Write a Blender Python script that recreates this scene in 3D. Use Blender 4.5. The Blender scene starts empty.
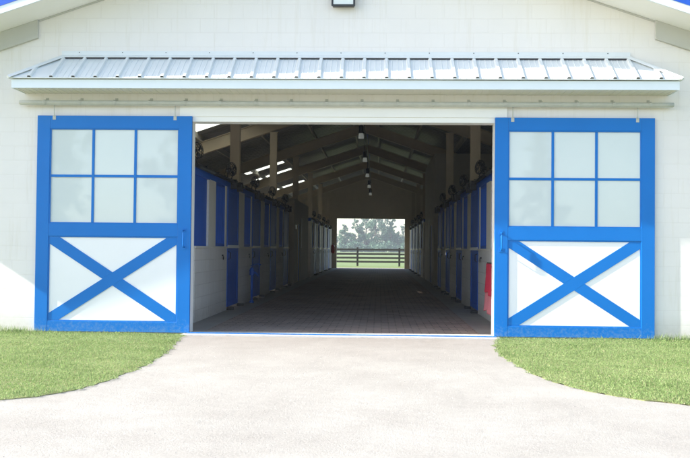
import bpy, bmesh, math, random
import numpy as np
from mathutils import Vector, Matrix
random.seed(7); rng = np.random.default_rng(7)
R = math.radians
scene = bpy.context.scene
COL = scene.collection

# ------------------------------------------------------------------ materials
def new_mat(name):
    m = bpy.data.materials.new(name); m.use_nodes = True
    nt = m.node_tree; b = nt.nodes['Principled BSDF']
    return m, nt, b
def N(nt, t, **k):
    n = nt.nodes.new(t)
    for a, v in k.items():
        setattr(n, a, v)
    return n
def mixcol(nt, fac, a, b, blend='MIX'):
    n = N(nt, 'ShaderNodeMix', data_type='RGBA', blend_type=blend)
    for s, v in ((0, fac), (6, a), (7, b)):
        if isinstance(v, (int, float)): n.inputs[s].default_value = v
        elif isinstance(v, tuple): n.inputs[s].default_value = (*v, 1)
        else: nt.links.new(v, n.inputs[s])
    return n.outputs[2]
def noise(nt, vec, scale, detail=4, rough=.6):
    n = N(nt, 'ShaderNodeTexNoise'); n.inputs['Scale'].default_value = scale
    n.inputs['Detail'].default_value = detail; n.inputs['Roughness'].default_value = rough
    if vec is not None: nt.links.new(vec, n.inputs['Vector'])
    return n.outputs['Fac']
def ramp(nt, fac, p0, p1, c0=(0,0,0), c1=(1,1,1)):
    n = N(nt, 'ShaderNodeValToRGB'); nt.links.new(fac, n.inputs[0])
    n.color_ramp.elements[0].position = p0; n.color_ramp.elements[1].position = p1
    n.color_ramp.elements[0].color = (*c0, 1); n.color_ramp.elements[1].color = (*c1, 1)
    return n.outputs[0]
def bump(nt, b, h, dist, strength=1.0):
    n = N(nt, 'ShaderNodeBump'); n.inputs['Distance'].default_value = dist
    n.inputs['Strength'].default_value = strength
    nt.links.new(h, n.inputs['Height']); nt.links.new(n.outputs[0], b.inputs['Normal'])
def geo_pos(nt): return N(nt, 'ShaderNodeNewGeometry').outputs['Position']
def objc(nt): return N(nt, 'ShaderNodeTexCoord').outputs['Object']

def plain(name, col, rough=.5, metal=0., var=.12, scale=3., bumpd=0., bscale=60., spec=.5, dirt=None):
    m, nt, b = new_mat(name); p = geo_pos(nt)
    f = noise(nt, p, scale, 5)
    c = mixcol(nt, f, tuple(x*(1-var) for x in col), tuple(min(1, x*(1+var)) for x in col))
    if dirt:
        g = ramp(nt, noise(nt, p, 9, 6, .7), .52, .72)
        c = mixcol(nt, g, c, dirt)
    nt.links.new(c, b.inputs['Base Color'])
    b.inputs['Roughness'].default_value = rough; b.inputs['Metallic'].default_value = metal
    b.inputs['Specular IOR Level'].default_value = spec
    if bumpd: bump(nt, b, noise(nt, p, bscale, 3), bumpd)
    return m

def block_mat(name, col, joint, w=.406, h=.203, mort=.006, off=.5, bd=.003, var=.05, grime=None):
    m, nt, b = new_mat(name); p = geo_pos(nt)
    s = N(nt, 'ShaderNodeSeparateXYZ'); nt.links.new(p, s.inputs[0])
    a = N(nt, 'ShaderNodeMath', operation='ADD'); nt.links.new(s.outputs[0], a.inputs[0]); nt.links.new(s.outputs[1], a.inputs[1])
    c = N(nt, 'ShaderNodeCombineXYZ'); nt.links.new(a.outputs[0], c.inputs[0]); nt.links.new(s.outputs[2], c.inputs[1])
    br = N(nt, 'ShaderNodeTexBrick'); nt.links.new(c.outputs[0], br.inputs['Vector'])
    br.offset = off
    for k, v in (('Scale', 1), ('Mortar Size', mort), ('Mortar Smooth', .3), ('Brick Width', w), ('Row Height', h), ('Bias', 0)):
        br.inputs[k].default_value = v
    br.inputs['Color1'].default_value = (*tuple(x*(1-var) for x in col), 1)
    br.inputs['Color2'].default_value = (*tuple(min(1, x*(1+var)) for x in col), 1)
    br.inputs['Mortar'].default_value = (*joint, 1)
    f = noise(nt, p, 1.3, 5)
    cc = mixcol(nt, ramp(nt, f, .35, .75), br.outputs[0], tuple(x*.95 for x in col))
    mp = N(nt, 'ShaderNodeMapping'); mp.inputs['Scale'].default_value = (5, 5, .35); nt.links.new(p, mp.inputs[0])
    cc = mixcol(nt, ramp(nt, noise(nt, mp.outputs[0], 1.6, 5, .7), .54, .80), cc, (col[0]*.88, col[1]*.86, col[2]*.80))   # rain streaks
    if grime:
        # splash of soil and lime on the bottom courses, broken up by noise
        mr = N(nt, 'ShaderNodeMapRange'); nt.links.new(s.outputs[2], mr.inputs[0])
        mr.inputs[1].default_value = 0; mr.inputs[2].default_value = .35; mr.inputs[3].default_value = .9; mr.inputs[4].default_value = 0
        mm = N(nt, 'ShaderNodeMath', operation='MULTIPLY'); nt.links.new(mr.outputs[0], mm.inputs[0]); nt.links.new(noise(nt, p, 14, 6, .7), mm.inputs[1])
        cc = mixcol(nt, mm.outputs[0], cc, grime)
    nt.links.new(cc, b.inputs['Base Color']); b.inputs['Roughness'].default_value = .7
    inv = N(nt, 'ShaderNodeMath', operation='SUBTRACT'); inv.inputs[0].default_value = 1; nt.links.new(br.outputs['Fac'], inv.inputs[1])
    ad = N(nt, 'ShaderNodeMath', operation='MULTIPLY_ADD'); nt.links.new(noise(nt, p, 90, 3), ad.inputs[0]); ad.inputs[1].default_value = .25
    nt.links.new(inv.outputs[0], ad.inputs[2])
    bump(nt, b, ad.outputs[0], bd)
    return m

M = {}
M['block'] = block_mat('painted_block', (.755, .725, .69), (.715, .68, .64), mort=.005, bd=.0008, var=.006, grime=(.42, .37, .28))
M['block_in'] = block_mat('stall_block', (.70, .67, .63), (.56, .53, .49), bd=.003, grime=(.25, .22, .17))
M['white'] = plain('white_paint', (.80, .79, .76), .45, var=.04)
M['panel'] = plain('white_panel', (.78, .79, .80), .35, var=.03, scale=1.5)
M['blue'] = plain('blue_paint', (.004, .148, .49), .38, var=.08, scale=2.0, spec=.25)
m, nt, b = new_mat('blue_paint_splashed'); p = geo_pos(nt)     # soil and lime splashed on the bottom rail
c = mixcol(nt, noise(nt, p, 2, 5), (.003, .138, .46), (.005, .160, .52)); b.inputs['Specular IOR Level'].default_value = .25
sp = N(nt, 'ShaderNodeSeparateXYZ'); nt.links.new(p, sp.inputs[0])
mr = N(nt, 'ShaderNodeMapRange'); nt.links.new(sp.outputs[2], mr.inputs[0])
for i, v in ((1, .05), (2, .75), (3, 1), (4, 0)): mr.inputs[i].default_value = v
a1 = N(nt, 'ShaderNodeMath', operation='MULTIPLY'); nt.links.new(mr.outputs[0], a1.inputs[0]); nt.links.new(noise(nt, p, 26, 6, .75), a1.inputs[1])
c = mixcol(nt, ramp(nt, a1.outputs[0], .42, .66), c, (.09, .22, .46))
nt.links.new(c, b.inputs['Base Color']); b.inputs['Roughness'].default_value = .4; M['blue_dirty'] = b and m
M['blue_dark'] = plain('blue_stall_paint', (.008, .105, .52), .5, var=.15, scale=2.0)
M['blue_roof'] = plain('blue_roof_trim', (.010, .085, .50), .35, var=.06)
M['soffit'] = plain('soffit_vinyl', (.66, .65, .58), .6, var=.04)
M['fascia'] = plain('fascia_metal', (.68, .74, .77), .35, var=.04)
M['return'] = plain('grey_trim_board', (.46, .46, .42), .6, var=.04)
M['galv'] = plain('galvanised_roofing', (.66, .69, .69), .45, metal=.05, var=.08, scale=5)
M['foam'] = plain('rib_closure', (.05, .05, .055), .9)
M['rail'] = plain('galvanised_rail', (.46, .47, .43), .85, metal=0., var=.15, scale=12)
M['steel_dark'] = plain('dark_steel', (.03, .033, .04), .4, metal=.5, var=.3, scale=20)
M['tan'] = plain('tan_steel', (.58, .48, .34), .55, var=.12)
M['tan_wall'] = plain('tan_liner', (.68, .58, .42), .7, var=.08)
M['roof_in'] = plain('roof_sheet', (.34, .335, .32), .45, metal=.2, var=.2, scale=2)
M['purlin'] = plain('purlin_steel', (.58, .55, .48), .5, metal=.2, var=.2)
M['post'] = plain('stall_post_paint', (.70, .67, .60), .6, var=.08)
M['beige'] = plain('beige_wall', (.46, .41, .33), .7, var=.08)
M['black'] = plain('black_plastic', (.02, .02, .022), .45)
M['glint'] = plain('bare_bracket', (.6, .62, .6), .3, metal=.6)
M['red'] = plain('red_cloth', (.62, .03, .07), .8, var=.15, scale=6, bumpd=.004, bscale=25)
M['red_lit'] = plain('red_cloth_lit', (.72, .22, .24), .85, var=.1, scale=6)  # blanket red with the sky light from the doorway painted into it
M['redpaint'] = plain('red_gloss', (.45, .015, .015), .3)
M['fence'] = plain('black_fence', (.028, .026, .024), .7, var=.3, scale=4)
M['bark'] = plain('bark', (.07, .055, .04), .9, var=.3, scale=5, bumpd=.03, bscale=8)
M['concrete'] = plain('pale_concrete', (.50, .48, .45), .85, var=.12, scale=4, bumpd=.002, dirt=(.36, .33, .30))
M['curb'] = plain('aisle_concrete', (.30, .27, .235), .85, var=.2, scale=3, bumpd=.002)
M['lampglass'] = plain('lamp_lens', (.7, .74, .72), .15, var=.05)
M['fleck'] = plain('pale_flecks', (.5, .47, .4), .9)

# translucent plastic skylight
m, nt, b = new_mat('translucent_sheet'); tr = N(nt, 'ShaderNodeBsdfTranslucent'); tr.inputs[0].default_value = (.80, .82, .76, 1)
df = N(nt, 'ShaderNodeBsdfDiffuse'); df.inputs[0].default_value = (.7, .7, .66, 1)
mx = N(nt, 'ShaderNodeMixShader'); mx.inputs[0].default_value = .25
nt.links.new(tr.outputs[0], mx.inputs[1]); nt.links.new(df.outputs[0], mx.inputs[2])
nt.links.new(mx.outputs[0], nt.nodes['Material Output'].inputs[0]); M['skylight'] = m
# frosted pane with a weak mirror image
m, nt, b = new_mat('frosted_pane'); p = geo_pos(nt)
nt.links.new(mixcol(nt, noise(nt, p, 2.2, 5), (.55, .61, .605), (.60, .65, .64)), b.inputs['Base Color'])
b.inputs['Roughness'].default_value = .03; b.inputs['Specular IOR Level'].default_value = .65
bump(nt, b, noise(nt, p, 2.5, 1), .0010, .5); M['pane'] = m
# lit lamp
m, nt, b = new_mat('lamp_diffuser'); b.inputs['Base Color'].default_value = (.8, .82, .78, 1)
b.inputs['Emission Color'].default_value = (.95, 1, .92, 1); b.inputs['Emission Strength'].default_value = .04; M['lamp'] = m
# pavers
m, nt, b = new_mat('brick_pavers'); p = geo_pos(nt)
br = N(nt, 'ShaderNodeTexBrick'); nt.links.new(p, br.inputs['Vector'])
for k, v in (('Scale', 1), ('Mortar Size', .009), ('Mortar Smooth', .2), ('Brick Width', .23), ('Row Height', .115), ('Bias', .1)): br.inputs[k].default_value = v
br.inputs['Color1'].default_value = (.44, .32, .25, 1); br.inputs['Color2'].default_value = (.27, .205, .17, 1); br.inputs['Mortar'].default_value = (.09, .08, .07, 1)
c = mixcol(nt, ramp(nt, noise(nt, p, .9, 6, .7), .4, .7), br.outputs[0], (.37, .295, .24))
c = mixcol(nt, ramp(nt, noise(nt, p, 30, 4), .62, .75), c, (.24, .20, .16))
nt.links.new(c, b.inputs['Base Color']); b.inputs['Roughness'].default_value = .85; b.inputs['Specular IOR Level'].default_value = .25
inv = N(nt, 'ShaderNodeMath', operation='SUBTRACT'); inv.inputs[0].default_value = 1; nt.links.new(br.outputs['Fac'], inv.inputs[1])
bump(nt, b, inv.outputs[0], .004); M['paver'] = m
# driveway: pale crushed limestone
m, nt, b = new_mat('pale_limestone_drive'); p = geo_pos(nt)
c = mixcol(nt, ramp(nt, noise(nt, p, 1.1, 7, .7), .38, .68), (.305, .290, .262), (.235, .220, .196))
c = mixcol(nt, ramp(nt, noise(nt, p, 55, 5, .75), .48, .72), c, (.345, .328, .30))
c = mixcol(nt, ramp(nt, noise(nt, p, 75, 3, .7), .60, .72), c, (.20, .185, .16))
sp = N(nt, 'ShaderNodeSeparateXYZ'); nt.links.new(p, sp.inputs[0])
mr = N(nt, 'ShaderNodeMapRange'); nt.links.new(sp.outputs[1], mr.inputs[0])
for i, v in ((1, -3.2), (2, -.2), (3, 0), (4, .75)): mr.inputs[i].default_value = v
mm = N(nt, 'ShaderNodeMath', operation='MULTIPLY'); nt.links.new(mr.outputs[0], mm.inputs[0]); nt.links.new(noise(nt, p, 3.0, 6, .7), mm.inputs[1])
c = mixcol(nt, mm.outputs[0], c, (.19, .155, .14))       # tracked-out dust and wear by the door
nt.links.new(c, b.inputs['Base Color']); b.inputs['Roughness'].default_value = .9
ad = N(nt, 'ShaderNodeMath', operation='ADD'); nt.links.new(noise(nt, p, 60, 5, .8), ad.inputs[0]); nt.links.new(noise(nt, p, 9, 4), ad.inputs[1])
bump(nt, b, ad.outputs[0], .010, .7); M['drive'] = m
# pasture
def grass_mat(name, a, bcol, cdry, island=False, sc=1.):
    m, nt, b = new_mat(name); p = geo_pos(nt)
    c = mixcol(nt, ramp(nt, noise(nt, p, 1.1*sc, 6, .65), .35, .68), a, bcol)
    if island:
        g = N(nt, 'ShaderNodeNewGeometry')
        c = mixcol(nt, ramp(nt, g.outputs['Random Per Island'], .80, .95), c, cdry)
        c = mixcol(nt, ramp(nt, noise(nt, p, 5*sc, 3), .55, .75), c, tuple(x*.75 for x in a))
    else:
        c = mixcol(nt, ramp(nt, noise(nt, p, 8*sc, 6, .7), .5, .8), c, cdry)
    nt.links.new(c, b.inputs['Base Color']); b.inputs['Roughness'].default_value = .6
    b.inputs['Specular IOR Level'].default_value = .25
    if island:          # thin blades let light through
        t = N(nt, 'ShaderNodeBsdfTranslucent'); nt.links.new(c, t.inputs[0])
        x = N(nt, 'ShaderNodeMixShader'); x.inputs[0].default_value = .42
        nt.links.new(b.outputs[0], x.inputs[1]); nt.links.new(t.outputs[0], x.inputs[2])
        nt.links.new(x.outputs[0], nt.nodes['Material Output'].inputs[0])
    return m
M['terrain'] = grass_mat('pasture', (.115, .155, .040), (.15, .19, .06), (.17, .18, .08), sc=.2)
M['lawn_soil'] = grass_mat('lawn_ground', (.155, .19, .065), (.19, .20, .085), (.20, .15, .09), sc=1.5)
M['blade'] = grass_mat('grass_blades', (.205, .30, .105), (.275, .365, .15), (.38, .36, .21), island=True)
def leaf_mat(name, a, b2):
    m, nt, b = new_mat(name); g = N(nt, 'ShaderNodeNewGeometry')
    c = mixcol(nt, g.outputs['Random Per Island'], a, b2)
    nt.links.new(c, b.inputs['Base Color']); b.inputs['Roughness'].default_value = .6
    return m
M['leaf'] = leaf_mat('broad_leaves', (.03, .095, .04), (.06, .15, .07))
M['leaf2'] = leaf_mat('grey_green_leaves', (.04, .10, .055), (.075, .155, .09))
M['needle'] = leaf_mat('conifer_needles', (.03, .055, .025), (.06, .09, .04))

# ------------------------------------------------------------------ mesh helpers
class MB:
    def __init__(s): s.bm = bmesh.new()
    def box(s, x0, x1, y0, y1, z0, z1, bev=0):
        vs = [s.bm.verts.new((x, y, z)) for x in (x0, x1) for y in (y0, y1) for z in (z0, z1)]
        fs = [s.bm.faces.new([vs[i] for i in q]) for q in ((0,1,3,2),(4,6,7,5),(0,4,5,1),(2,3,7,6),(0,2,6,4),(1,5,7,3))]
        if bev:
            es = set(e for f in fs for e in f.edges)
            bmesh.ops.bevel(s.bm, geom=list(es), offset=bev, segments=2, affect='EDGES', profile=.5)
        return s
    def prism(s, pts, d, a=None):
        """closed polygon pts (3-D) swept by vector d"""
        n = len(pts); d = Vector(d)
        v0 = [s.bm.verts.new(p) for p in pts]; v1 = [s.bm.verts.new(Vector(p)+d) for p in pts]
        s.bm.faces.new(v0); s.bm.faces.new(v1[::-1])
        for i in range(n): s.bm.faces.new((v0[i], v1[i], v1[(i+1) % n], v0[(i+1) % n]))
        return s
    def tube(s, pts, r, n=10, cap=True, closed=False):
        pts = [Vector(p) for p in pts]; rings = []
        rr = r if isinstance(r, (list, tuple)) else [r]*len(pts)
        for i, p in enumerate(pts):
            if closed: t = pts[(i+1) % len(pts)] - pts[i-1]
            else: t = pts[min(i+1, len(pts)-1)] - pts[max(i-1, 0)]
            t.normalize()
            up = Vector((0,0,1)) if abs(t.z) < .9 else Vector((0,1,0))
            a = t.cross(up).normalized(); b = a.cross(t)
            rings.append([s.bm.verts.new(p + (a*math.cos(2*math.pi*k/n) + b*math.sin(2*math.pi*k/n))*rr[i]) for k in range(n)])
        L = len(rings)
        for i in range(L if closed else L-1):
            A, B = rings[i], rings[(i+1) % L]
            for k in range(n):
                f = s.bm.faces.new((A[k], A[(k+1) % n], B[(k+1) % n], B[k])); f.smooth = True
        if cap and not closed:
            s.bm.faces.new(rings[0]); s.bm.faces.new(rings[-1][::-1])
        return s
    def lathe(s, prof, c=(0,0,0), n=20, axis='Z'):
        rings = []
        for r, h in prof:
            ring = []
            for k in range(n):
                a = 2*math.pi*k/n; u, v = r*math.cos(a), r*math.sin(a)
                p = (u, v, h) if axis == 'Z' else ((h, u, v) if axis == 'X' else (u, h, v))
                ring.append(s.bm.verts.new(Vector(p)+Vector(c)))
            rings.append(ring)
        for A, B in zip(rings, rings[1:]):
            for k in range(n):
                f = s.bm.faces.new((A[k], A[(k+1) % n], B[(k+1) % n], B[k])); f.smooth = True
        s.bm.faces.new(rings[0]); s.bm.faces.new(rings[-1][::-1])
        return s
    def quad(s, *p):
        s.bm.faces.new([s.bm.verts.new(q) for q in p]); return s
    def split(s, name, mat, parent=None):
        # every loose piece becomes an object of its own
        bm = s.bm; bm.verts.index_update(); seen = set(); objs = []
        for v in bm.verts:
            if v in seen: continue
            stack = [v]; isl = []; seen.add(v)
            while stack:
                q = stack.pop(); isl.append(q)
                for e in q.link_edges:
                    o = e.other_vert(q)
                    if o not in seen: seen.add(o); stack.append(o)
            nb = MB(); mp = {q: nb.bm.verts.new(q.co) for q in isl}
            for f in set(f for q in isl for f in q.link_faces):
                g = nb.bm.faces.new([mp[q] for q in f.verts]); g.smooth = f.smooth
            objs.append(nb.build(name, mat, parent))
        bm.free(); return objs
    def build(s, name, mat, parent=None, normals=True):
        if normals: bmesh.ops.recalc_face_normals(s.bm, faces=s.bm.faces)
        me = bpy.data.meshes.new(name); s.bm.to_mesh(me); s.bm.free()
        me.materials.append(M[mat]); o = bpy.data.objects.new(name, me); COL.objects.link(o)
        o.parent = parent
        return o
def raw(name, mat, verts, faces_n, parent=None):
    """verts Nx3; consecutive runs of faces_n vertices form one face"""
    me = bpy.data.meshes.new(name); nv = len(verts); nf = nv//faces_n
    me.vertices.add(nv); me.vertices.foreach_set('co', np.asarray(verts, dtype=np.float32).ravel())
    me.loops.add(nv); me.loops.foreach_set('vertex_index', np.arange(nv, dtype=np.int32))
    me.polygons.add(nf); me.polygons.foreach_set('loop_start', np.arange(0, nv, faces_n, dtype=np.int32))
    me.update(calc_edges=True); me.validate()
    me.materials.append(M[mat]); o = bpy.data.objects.new(name, me); COL.objects.link(o); o.parent = parent
    return o
def tag(o, label=None, cat=None, group=None, kind=None):
    for k, v in (('label', label), ('category', cat), ('group', group), ('kind', kind)):
        if v: o[k] = v
    return o
def empty(name, loc=(0,0,0), **k):
    o = bpy.data.objects.new(name, None); COL.objects.link(o); o.location = loc; o.empty_display_size = .2
    return tag(o, **k)
def copy_tree(o, parent=None):
    c = o.copy(); COL.objects.link(c); c.parent = parent
    for ch in list(o.children): copy_tree(ch, c)
    return c
ORD = ['first', 'second', 'third', 'fourth', 'fifth', 'sixth', 'seventh', 'eighth', 'ninth', 'tenth']

# ------------------------------------------------------------------ ground
S = 900
tag(MB().quad((-S,-S,-.03),(S,-S,-.03),(S,S,-.03),(-S,S,-.03)).build('ground', 'terrain'), kind='structure')
LB = [(-2.16,-.14),(-2.11,-.82),(-1.96,-1.7),(-1.89,-2.5),(-1.87,-3.3),(-1.92,-3.95),(-2.03,-4.45),(-2.22,-4.79),(-2.5,-4.98),(-3.1,-5.2),(-5,-5.6),(-9,-6.2),(-16,-7.0)]
RB = [(2.18,-.14),(2.08,-.75),(1.98,-1.5),(1.97,-2.2),(2.03,-3.0),(2.16,-3.7),(2.38,-4.2),(2.68,-4.54),(3.02,-4.73),(3.8,-5.0),(6,-5.45),(10,-6.1),(16,-7.0)]
def wob(pts, n=9, amp=.03):
    out = []
    for (a, b), (c, d) in zip(pts, pts[1:]):
        L = math.hypot(c-a, d-b)
        for i in range(n):
            t = i/n; k = amp*min(1, L)
            out.append((a+(c-a)*t+random.uniform(-k, k), b+(d-b)*t+random.uniform(-k, k)))
    out.append(pts[-1]); return out
LBw, RBw = wob(LB), wob(RB)
mb = MB()
poly = [(x, y, 0.) for x, y in LBw] + [(-16,-14,0.),(-2.6,-14.6,0.),(-2.4,-60,0.),(2.6,-60,0.),(2.8,-14.6,0.),(16,-14,0.)] + [(x, y, 0.) for x, y in RBw[::-1]]
f = mb.bm.faces.new([mb.bm.verts.new(p) for p in poly]); bmesh.ops.triangulate(mb.bm, faces=[f])
tag(mb.build('driveway', 'drive'), kind='structure')
tag(MB().quad((-2.4,39.02,-.012),(2.4,39.02,-.012),(2.6,41.3,-.012),(-2.6,41.3,-.012)).build('gravel_path', 'drive'), kind='structure')
for side, B in ((-1, LBw), (1, RBw)):
    mb = MB(); poly = [(x, y, .005) for x, y in B] + [(side*16, -.01, .005)] + [(side*2.2, -.01, .005)]
    if True:
        bot = [(x, y, -.025) for x, y, z in poly]
        v0 = [mb.bm.verts.new(p) for p in poly]; v1 = [mb.bm.verts.new(p) for p in bot]
        f = mb.bm.faces.new(v0)
        for i in range(len(poly)): mb.bm.faces.new((v0[i], v1[i], v1[(i+1) % len(poly)], v0[(i+1) % len(poly)]))
        bmesh.ops.triangulate(mb.bm, faces=[f])
    tag(mb.build('lawn_ground', 'lawn_soil'), kind='structure')

def inside(px, py, B, side):
    # B monotone-ish boundary: inside lawn when farther out than the boundary at this y
    by = np.array([b[1] for b in B]); bx = np.array([b[0] for b in B])*side
    x = px*side; ok = np.zeros(len(px), bool)
    o = np.argsort(-by)
    edge = np.interp(-py, -by[o], bx[o])
    return (x > edge - .035 + .04*np.sin(py*23)*np.sin(py*9+px*4)) & (py > by.min())
def blades(n, side, xr, B, hmin, hmax, wid):
    x = side*rng.uniform(1.8, xr, n); y = rng.uniform(-6.6, -.12, n)
    k = inside(x, y, B, side); x, y = x[k], y[k]; n = len(x)
    cl = .65 + .35*np.sin(x*3.1+np.sin(y*2.3)*2)*np.sin(y*4.3+x*1.7) + rng.normal(0, .12, n)
    edge = np.clip((y+.42)/.3, 0, 1)
    h = rng.uniform(hmin, hmax, n)*np.clip(cl, .45, 1.3)*(1+edge*rng.uniform(0, 1.6, n))
    a = rng.uniform(0, 2*math.pi, n); w = wid*rng.uniform(.6, 1.3, n)
    lean = rng.uniform(.1, 1.1, n)*h; la = rng.uniform(0, 2*math.pi, n)
    base = np.stack([x, y, np.full(n, .01)], 1); d = np.stack([np.cos(a), np.sin(a), np.zeros(n)], 1)*w[:, None]/2
    tip = base + np.stack([np.cos(la)*lean, np.sin(la)*lean, h], 1)
    mid = base + np.stack([np.cos(la)*lean*.3, np.sin(la)*lean*.3, h*.55], 1)
    v = np.stack([base-d, base+d, mid+d*.8, tip, mid-d*.8], 1).reshape(-1, 3)
    return v
for side, B in ((-1, LBw), (1, RBw)):
    v = np.concatenate([blades(300000, side, 6.6, B, .010, .026, .0042), blades(70000, side, 14, B, .015, .030, .008)])
    tag(raw('grass', 'blade', v, 5), 'short mown green grass beside the pale driveway', 'grass', kind='stuff')
# taller weeds along the foot of the wall
for side in (-1, 1):
    vs = []
    for (cx, nn, hh) in ((2.9, 60, .03), (4.45, 150, .10), (4.72, 150, .12), (5.1, 70, .05), (3.6, 60, .04), (6, 80, .06)):
        x = side*(cx + rng.normal(0, .16, nn)); y = -.10 - np.abs(rng.normal(0, .05, nn)); h = hh*rng.uniform(.4, 1.1, nn)
        a = rng.uniform(0, 6.28, nn); d = np.stack([np.cos(a), np.sin(a), a*0], 1)*.004
        base = np.stack([x, y, x*0+.01], 1); l = rng.normal(0, .3, (nn, 2))*h[:, None]
        tip = base + np.stack([l[:, 0], -np.abs(l[:, 1]), h], 1)
        vs.append(np.stack([base-d, base+d, tip], 1).reshape(-1, 3))
    tag(raw('tall_grass', 'blade', np.concatenate(vs), 3), 'longer unmown grass tufts at the foot of the block wall', 'grass', kind='stuff')
# loose gravel on the drive
def stones(n):
    xs = rng.uniform(-3, 3.2, n); ys = rng.uniform(-8, -.3, n); out = []
    keep = ~(inside(xs, ys, LBw, -1) & (xs < 0)) & ~(inside(xs, ys, RBw, 1) & (xs > 0))
    for x, y in zip(xs[keep], ys[keep]):
        r = rng.uniform(.0015, .0055); 
        p = [Vector((x+r*math.cos(a)*rng.uniform(.7,1.2), y+r*math.sin(a)*rng.uniform(.7,1.2), 0)) for a in (0, 1.57, 3.14, 4.71)]
        t = Vector((x, y, r*.9))
        for i in range(4): out += [p[i], p[(i+1) % 4], t]
    return np.array([tuple(q) for q in out])
tag(raw('loose_gravel', 'drive', stones(2600), 3), 'tiny loose stones scattered on the pale driveway', 'gravel', kind='stuff')

# barn floor
tag(MB().box(-7.6, 7.6, .26, 39.0, -.02, .012).build('floor', 'curb'), kind='structure')
tag(MB().box(-1.98, 1.98, .27, 38.98, .0, .018).build('aisle_floor', 'paver'), kind='structure')
tag(MB().box(-2.2, 2.2, -.20, .255, -.02, .020, bev=.004).build('threshold', 'concrete'), kind='structure')

# ------------------------------------------------------------------ barn
SL = .335; ZR = 5.89; OV = .635; EX = 8.2; WX = 7.6; YB = 38.9
def zr(x, d=0.): return ZR - SL*abs(x) + d
barn = empty('horse_barn', (0,0,0), label='long white block horse barn with blue trimmed gable roof and open aisle', cat='barn')
OX = 2.16; OZ = 3.03
# front gable wall and back wall, each with its opening
def gable(y0, y1, ox, oz, name, mat):
    mb = MB()
    for s in (-1, 1):
        mb.prism([(s*WX, y0, 0), (s*ox, y0, 0), (s*ox, y0, oz), (s*ox, y0, zr(ox)), (s*WX, y0, zr(WX))], (0, y1-y0, 0))
    mb.prism([(-ox, y0, oz), (ox, y0, oz), (ox, y0, zr(ox)), (0, y0, ZR), (-ox, y0, zr(ox))], (0, y1-y0, 0))
    return mb.build(name, mat, barn)
gable(0, .2, OX, OZ, 'gable_wall', 'block')
gable(YB-.2, YB, 2.12, 3.12, 'gable_wall', 'tan_wall')
for s in (-1, 1):
    xa, xb = s*WX-(.2 if s > 0 else 0), s*WX+(0 if s > 0 else .2)
    wy = [2.65+3.07*k+1.5 for k in range(4)]+[23.2+3.32*k+1.7 for k in range(4)]      # unseen stall windows, added to let more light into the barn
    mb = MB(); y = .2
    for yc in wy+[None]:
        ye = yc-.65 if yc else YB-.2
        mb.box(xa, xb, y, ye, 0, zr(WX)-.01)
        if yc: mb.box(xa, xb, ye, ye+1.3, 0, 1.2); mb.box(xa, xb, ye, ye+1.3, 2.4, zr(WX)-.01); y = ye+1.3
    sw = mb.build('side_wall', 'tan_wall', barn)
    for yc in wy:
        mb = MB()
        for z0, z1 in ((1.2, 1.26), (2.34, 2.4)): mb.box(xa+.05, xb-.05, yc-.649, yc+.649, z0+.001, z1-.001)
        for y0 in (-.649, -.02, .609): mb.box(xa+.06, xb-.06, yc+y0, yc+y0+.04, 1.26, 2.34)
        mb.build('added_window_frame', 'white', sw)
# inner liner of the front wall
# door frame: jamb trims and head board
fr = MB()
fr.box(-OX-.06, -OX+.03, -.003, .22, .021, OZ-.0)
fr.box(OX-.03, OX+.06, -.003, .22, .021, OZ-.0)
fr.split('door_jamb', 'white', barn)
MB().box(-2.3, 2.3, -.018, -.001, OZ+.04, OZ+.20, bev=.003).build('head_board', 'white', barn)
MB().box(-OX+.03, OX-.03, -.003, .21, OZ-.03, OZ+.039).build('head_trim', 'white', barn)
# roof sheets with corrugation, skylight bands on the sunny slope
SKY = [(10.0, 11.1), (21.8, 22.5), (24.7, 25.4), (27.5, 28.2), (30.9, 31.7)]
SX0, SX1 = -5.1, -3.5
def sheet(mb, xa, xb, y0, y1, dz=.13, th=.004):
    # rib profile along y
    ys = []
    y = y0
    while y < y1-1e-6:
        for q, h in ((0, 0), (.20, 0), (.23, .025), (.27, .025), (.30, 0)):
            if y+q <= y1: ys.append((y+q, h))
        y += .305
    ys.append((y1, 0))
    top = [[mb.bm.verts.new((x, yy, zr(x, dz+h+t)) ) for yy, h in ys] for t in (0, .006) for x in (xa, xb)]
    n = len(ys)
    for i in range(n-1):
        mb.bm.faces.new((top[0][i], top[1][i], top[1][i+1], top[0][i+1]))
        mb.bm.faces.new((top[2][i], top[2][i+1], top[3][i+1], top[3][i]))
Y0, Y1 = -OV+.02, YB+.5
roof = MB()
sheet(roof, .01, EX, Y0, Y1)
y = Y0
for a, b_ in SKY + [(Y1, None)]:
    sheet(roof, -.01, -EX, y, a)
    if b_ is None: break
    sheet(roof, -.01, SX1, a, b_); sheet(roof, SX0, -EX, a, b_); y = b_
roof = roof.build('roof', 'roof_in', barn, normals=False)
rt = MB()
for s in (-1, 1):      # ridge cap on top
    rt.prism([(0, Y0-.01, zr(0, .20)), (s*.25, Y0-.01, zr(.25, .17)), (s*.25, Y0-.01, zr(.25, .18)), (0, Y0-.01, zr(0, .215))], (0, Y1-Y0, 0))
rt.build('ridge_cap', 'blue_roof', roof)
for a, b_ in SKY:
    MB().prism([(SX0+.01, a, zr(SX0+.01, .135)), (SX1-.01, a, zr(SX1-.01, .135)), (SX1-.01, a, zr(SX1-.01, .139)), (SX0+.01, a, zr(SX0+.01, .139))], (0, b_-a, 0)).build('skylight', 'skylight', roof)
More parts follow.
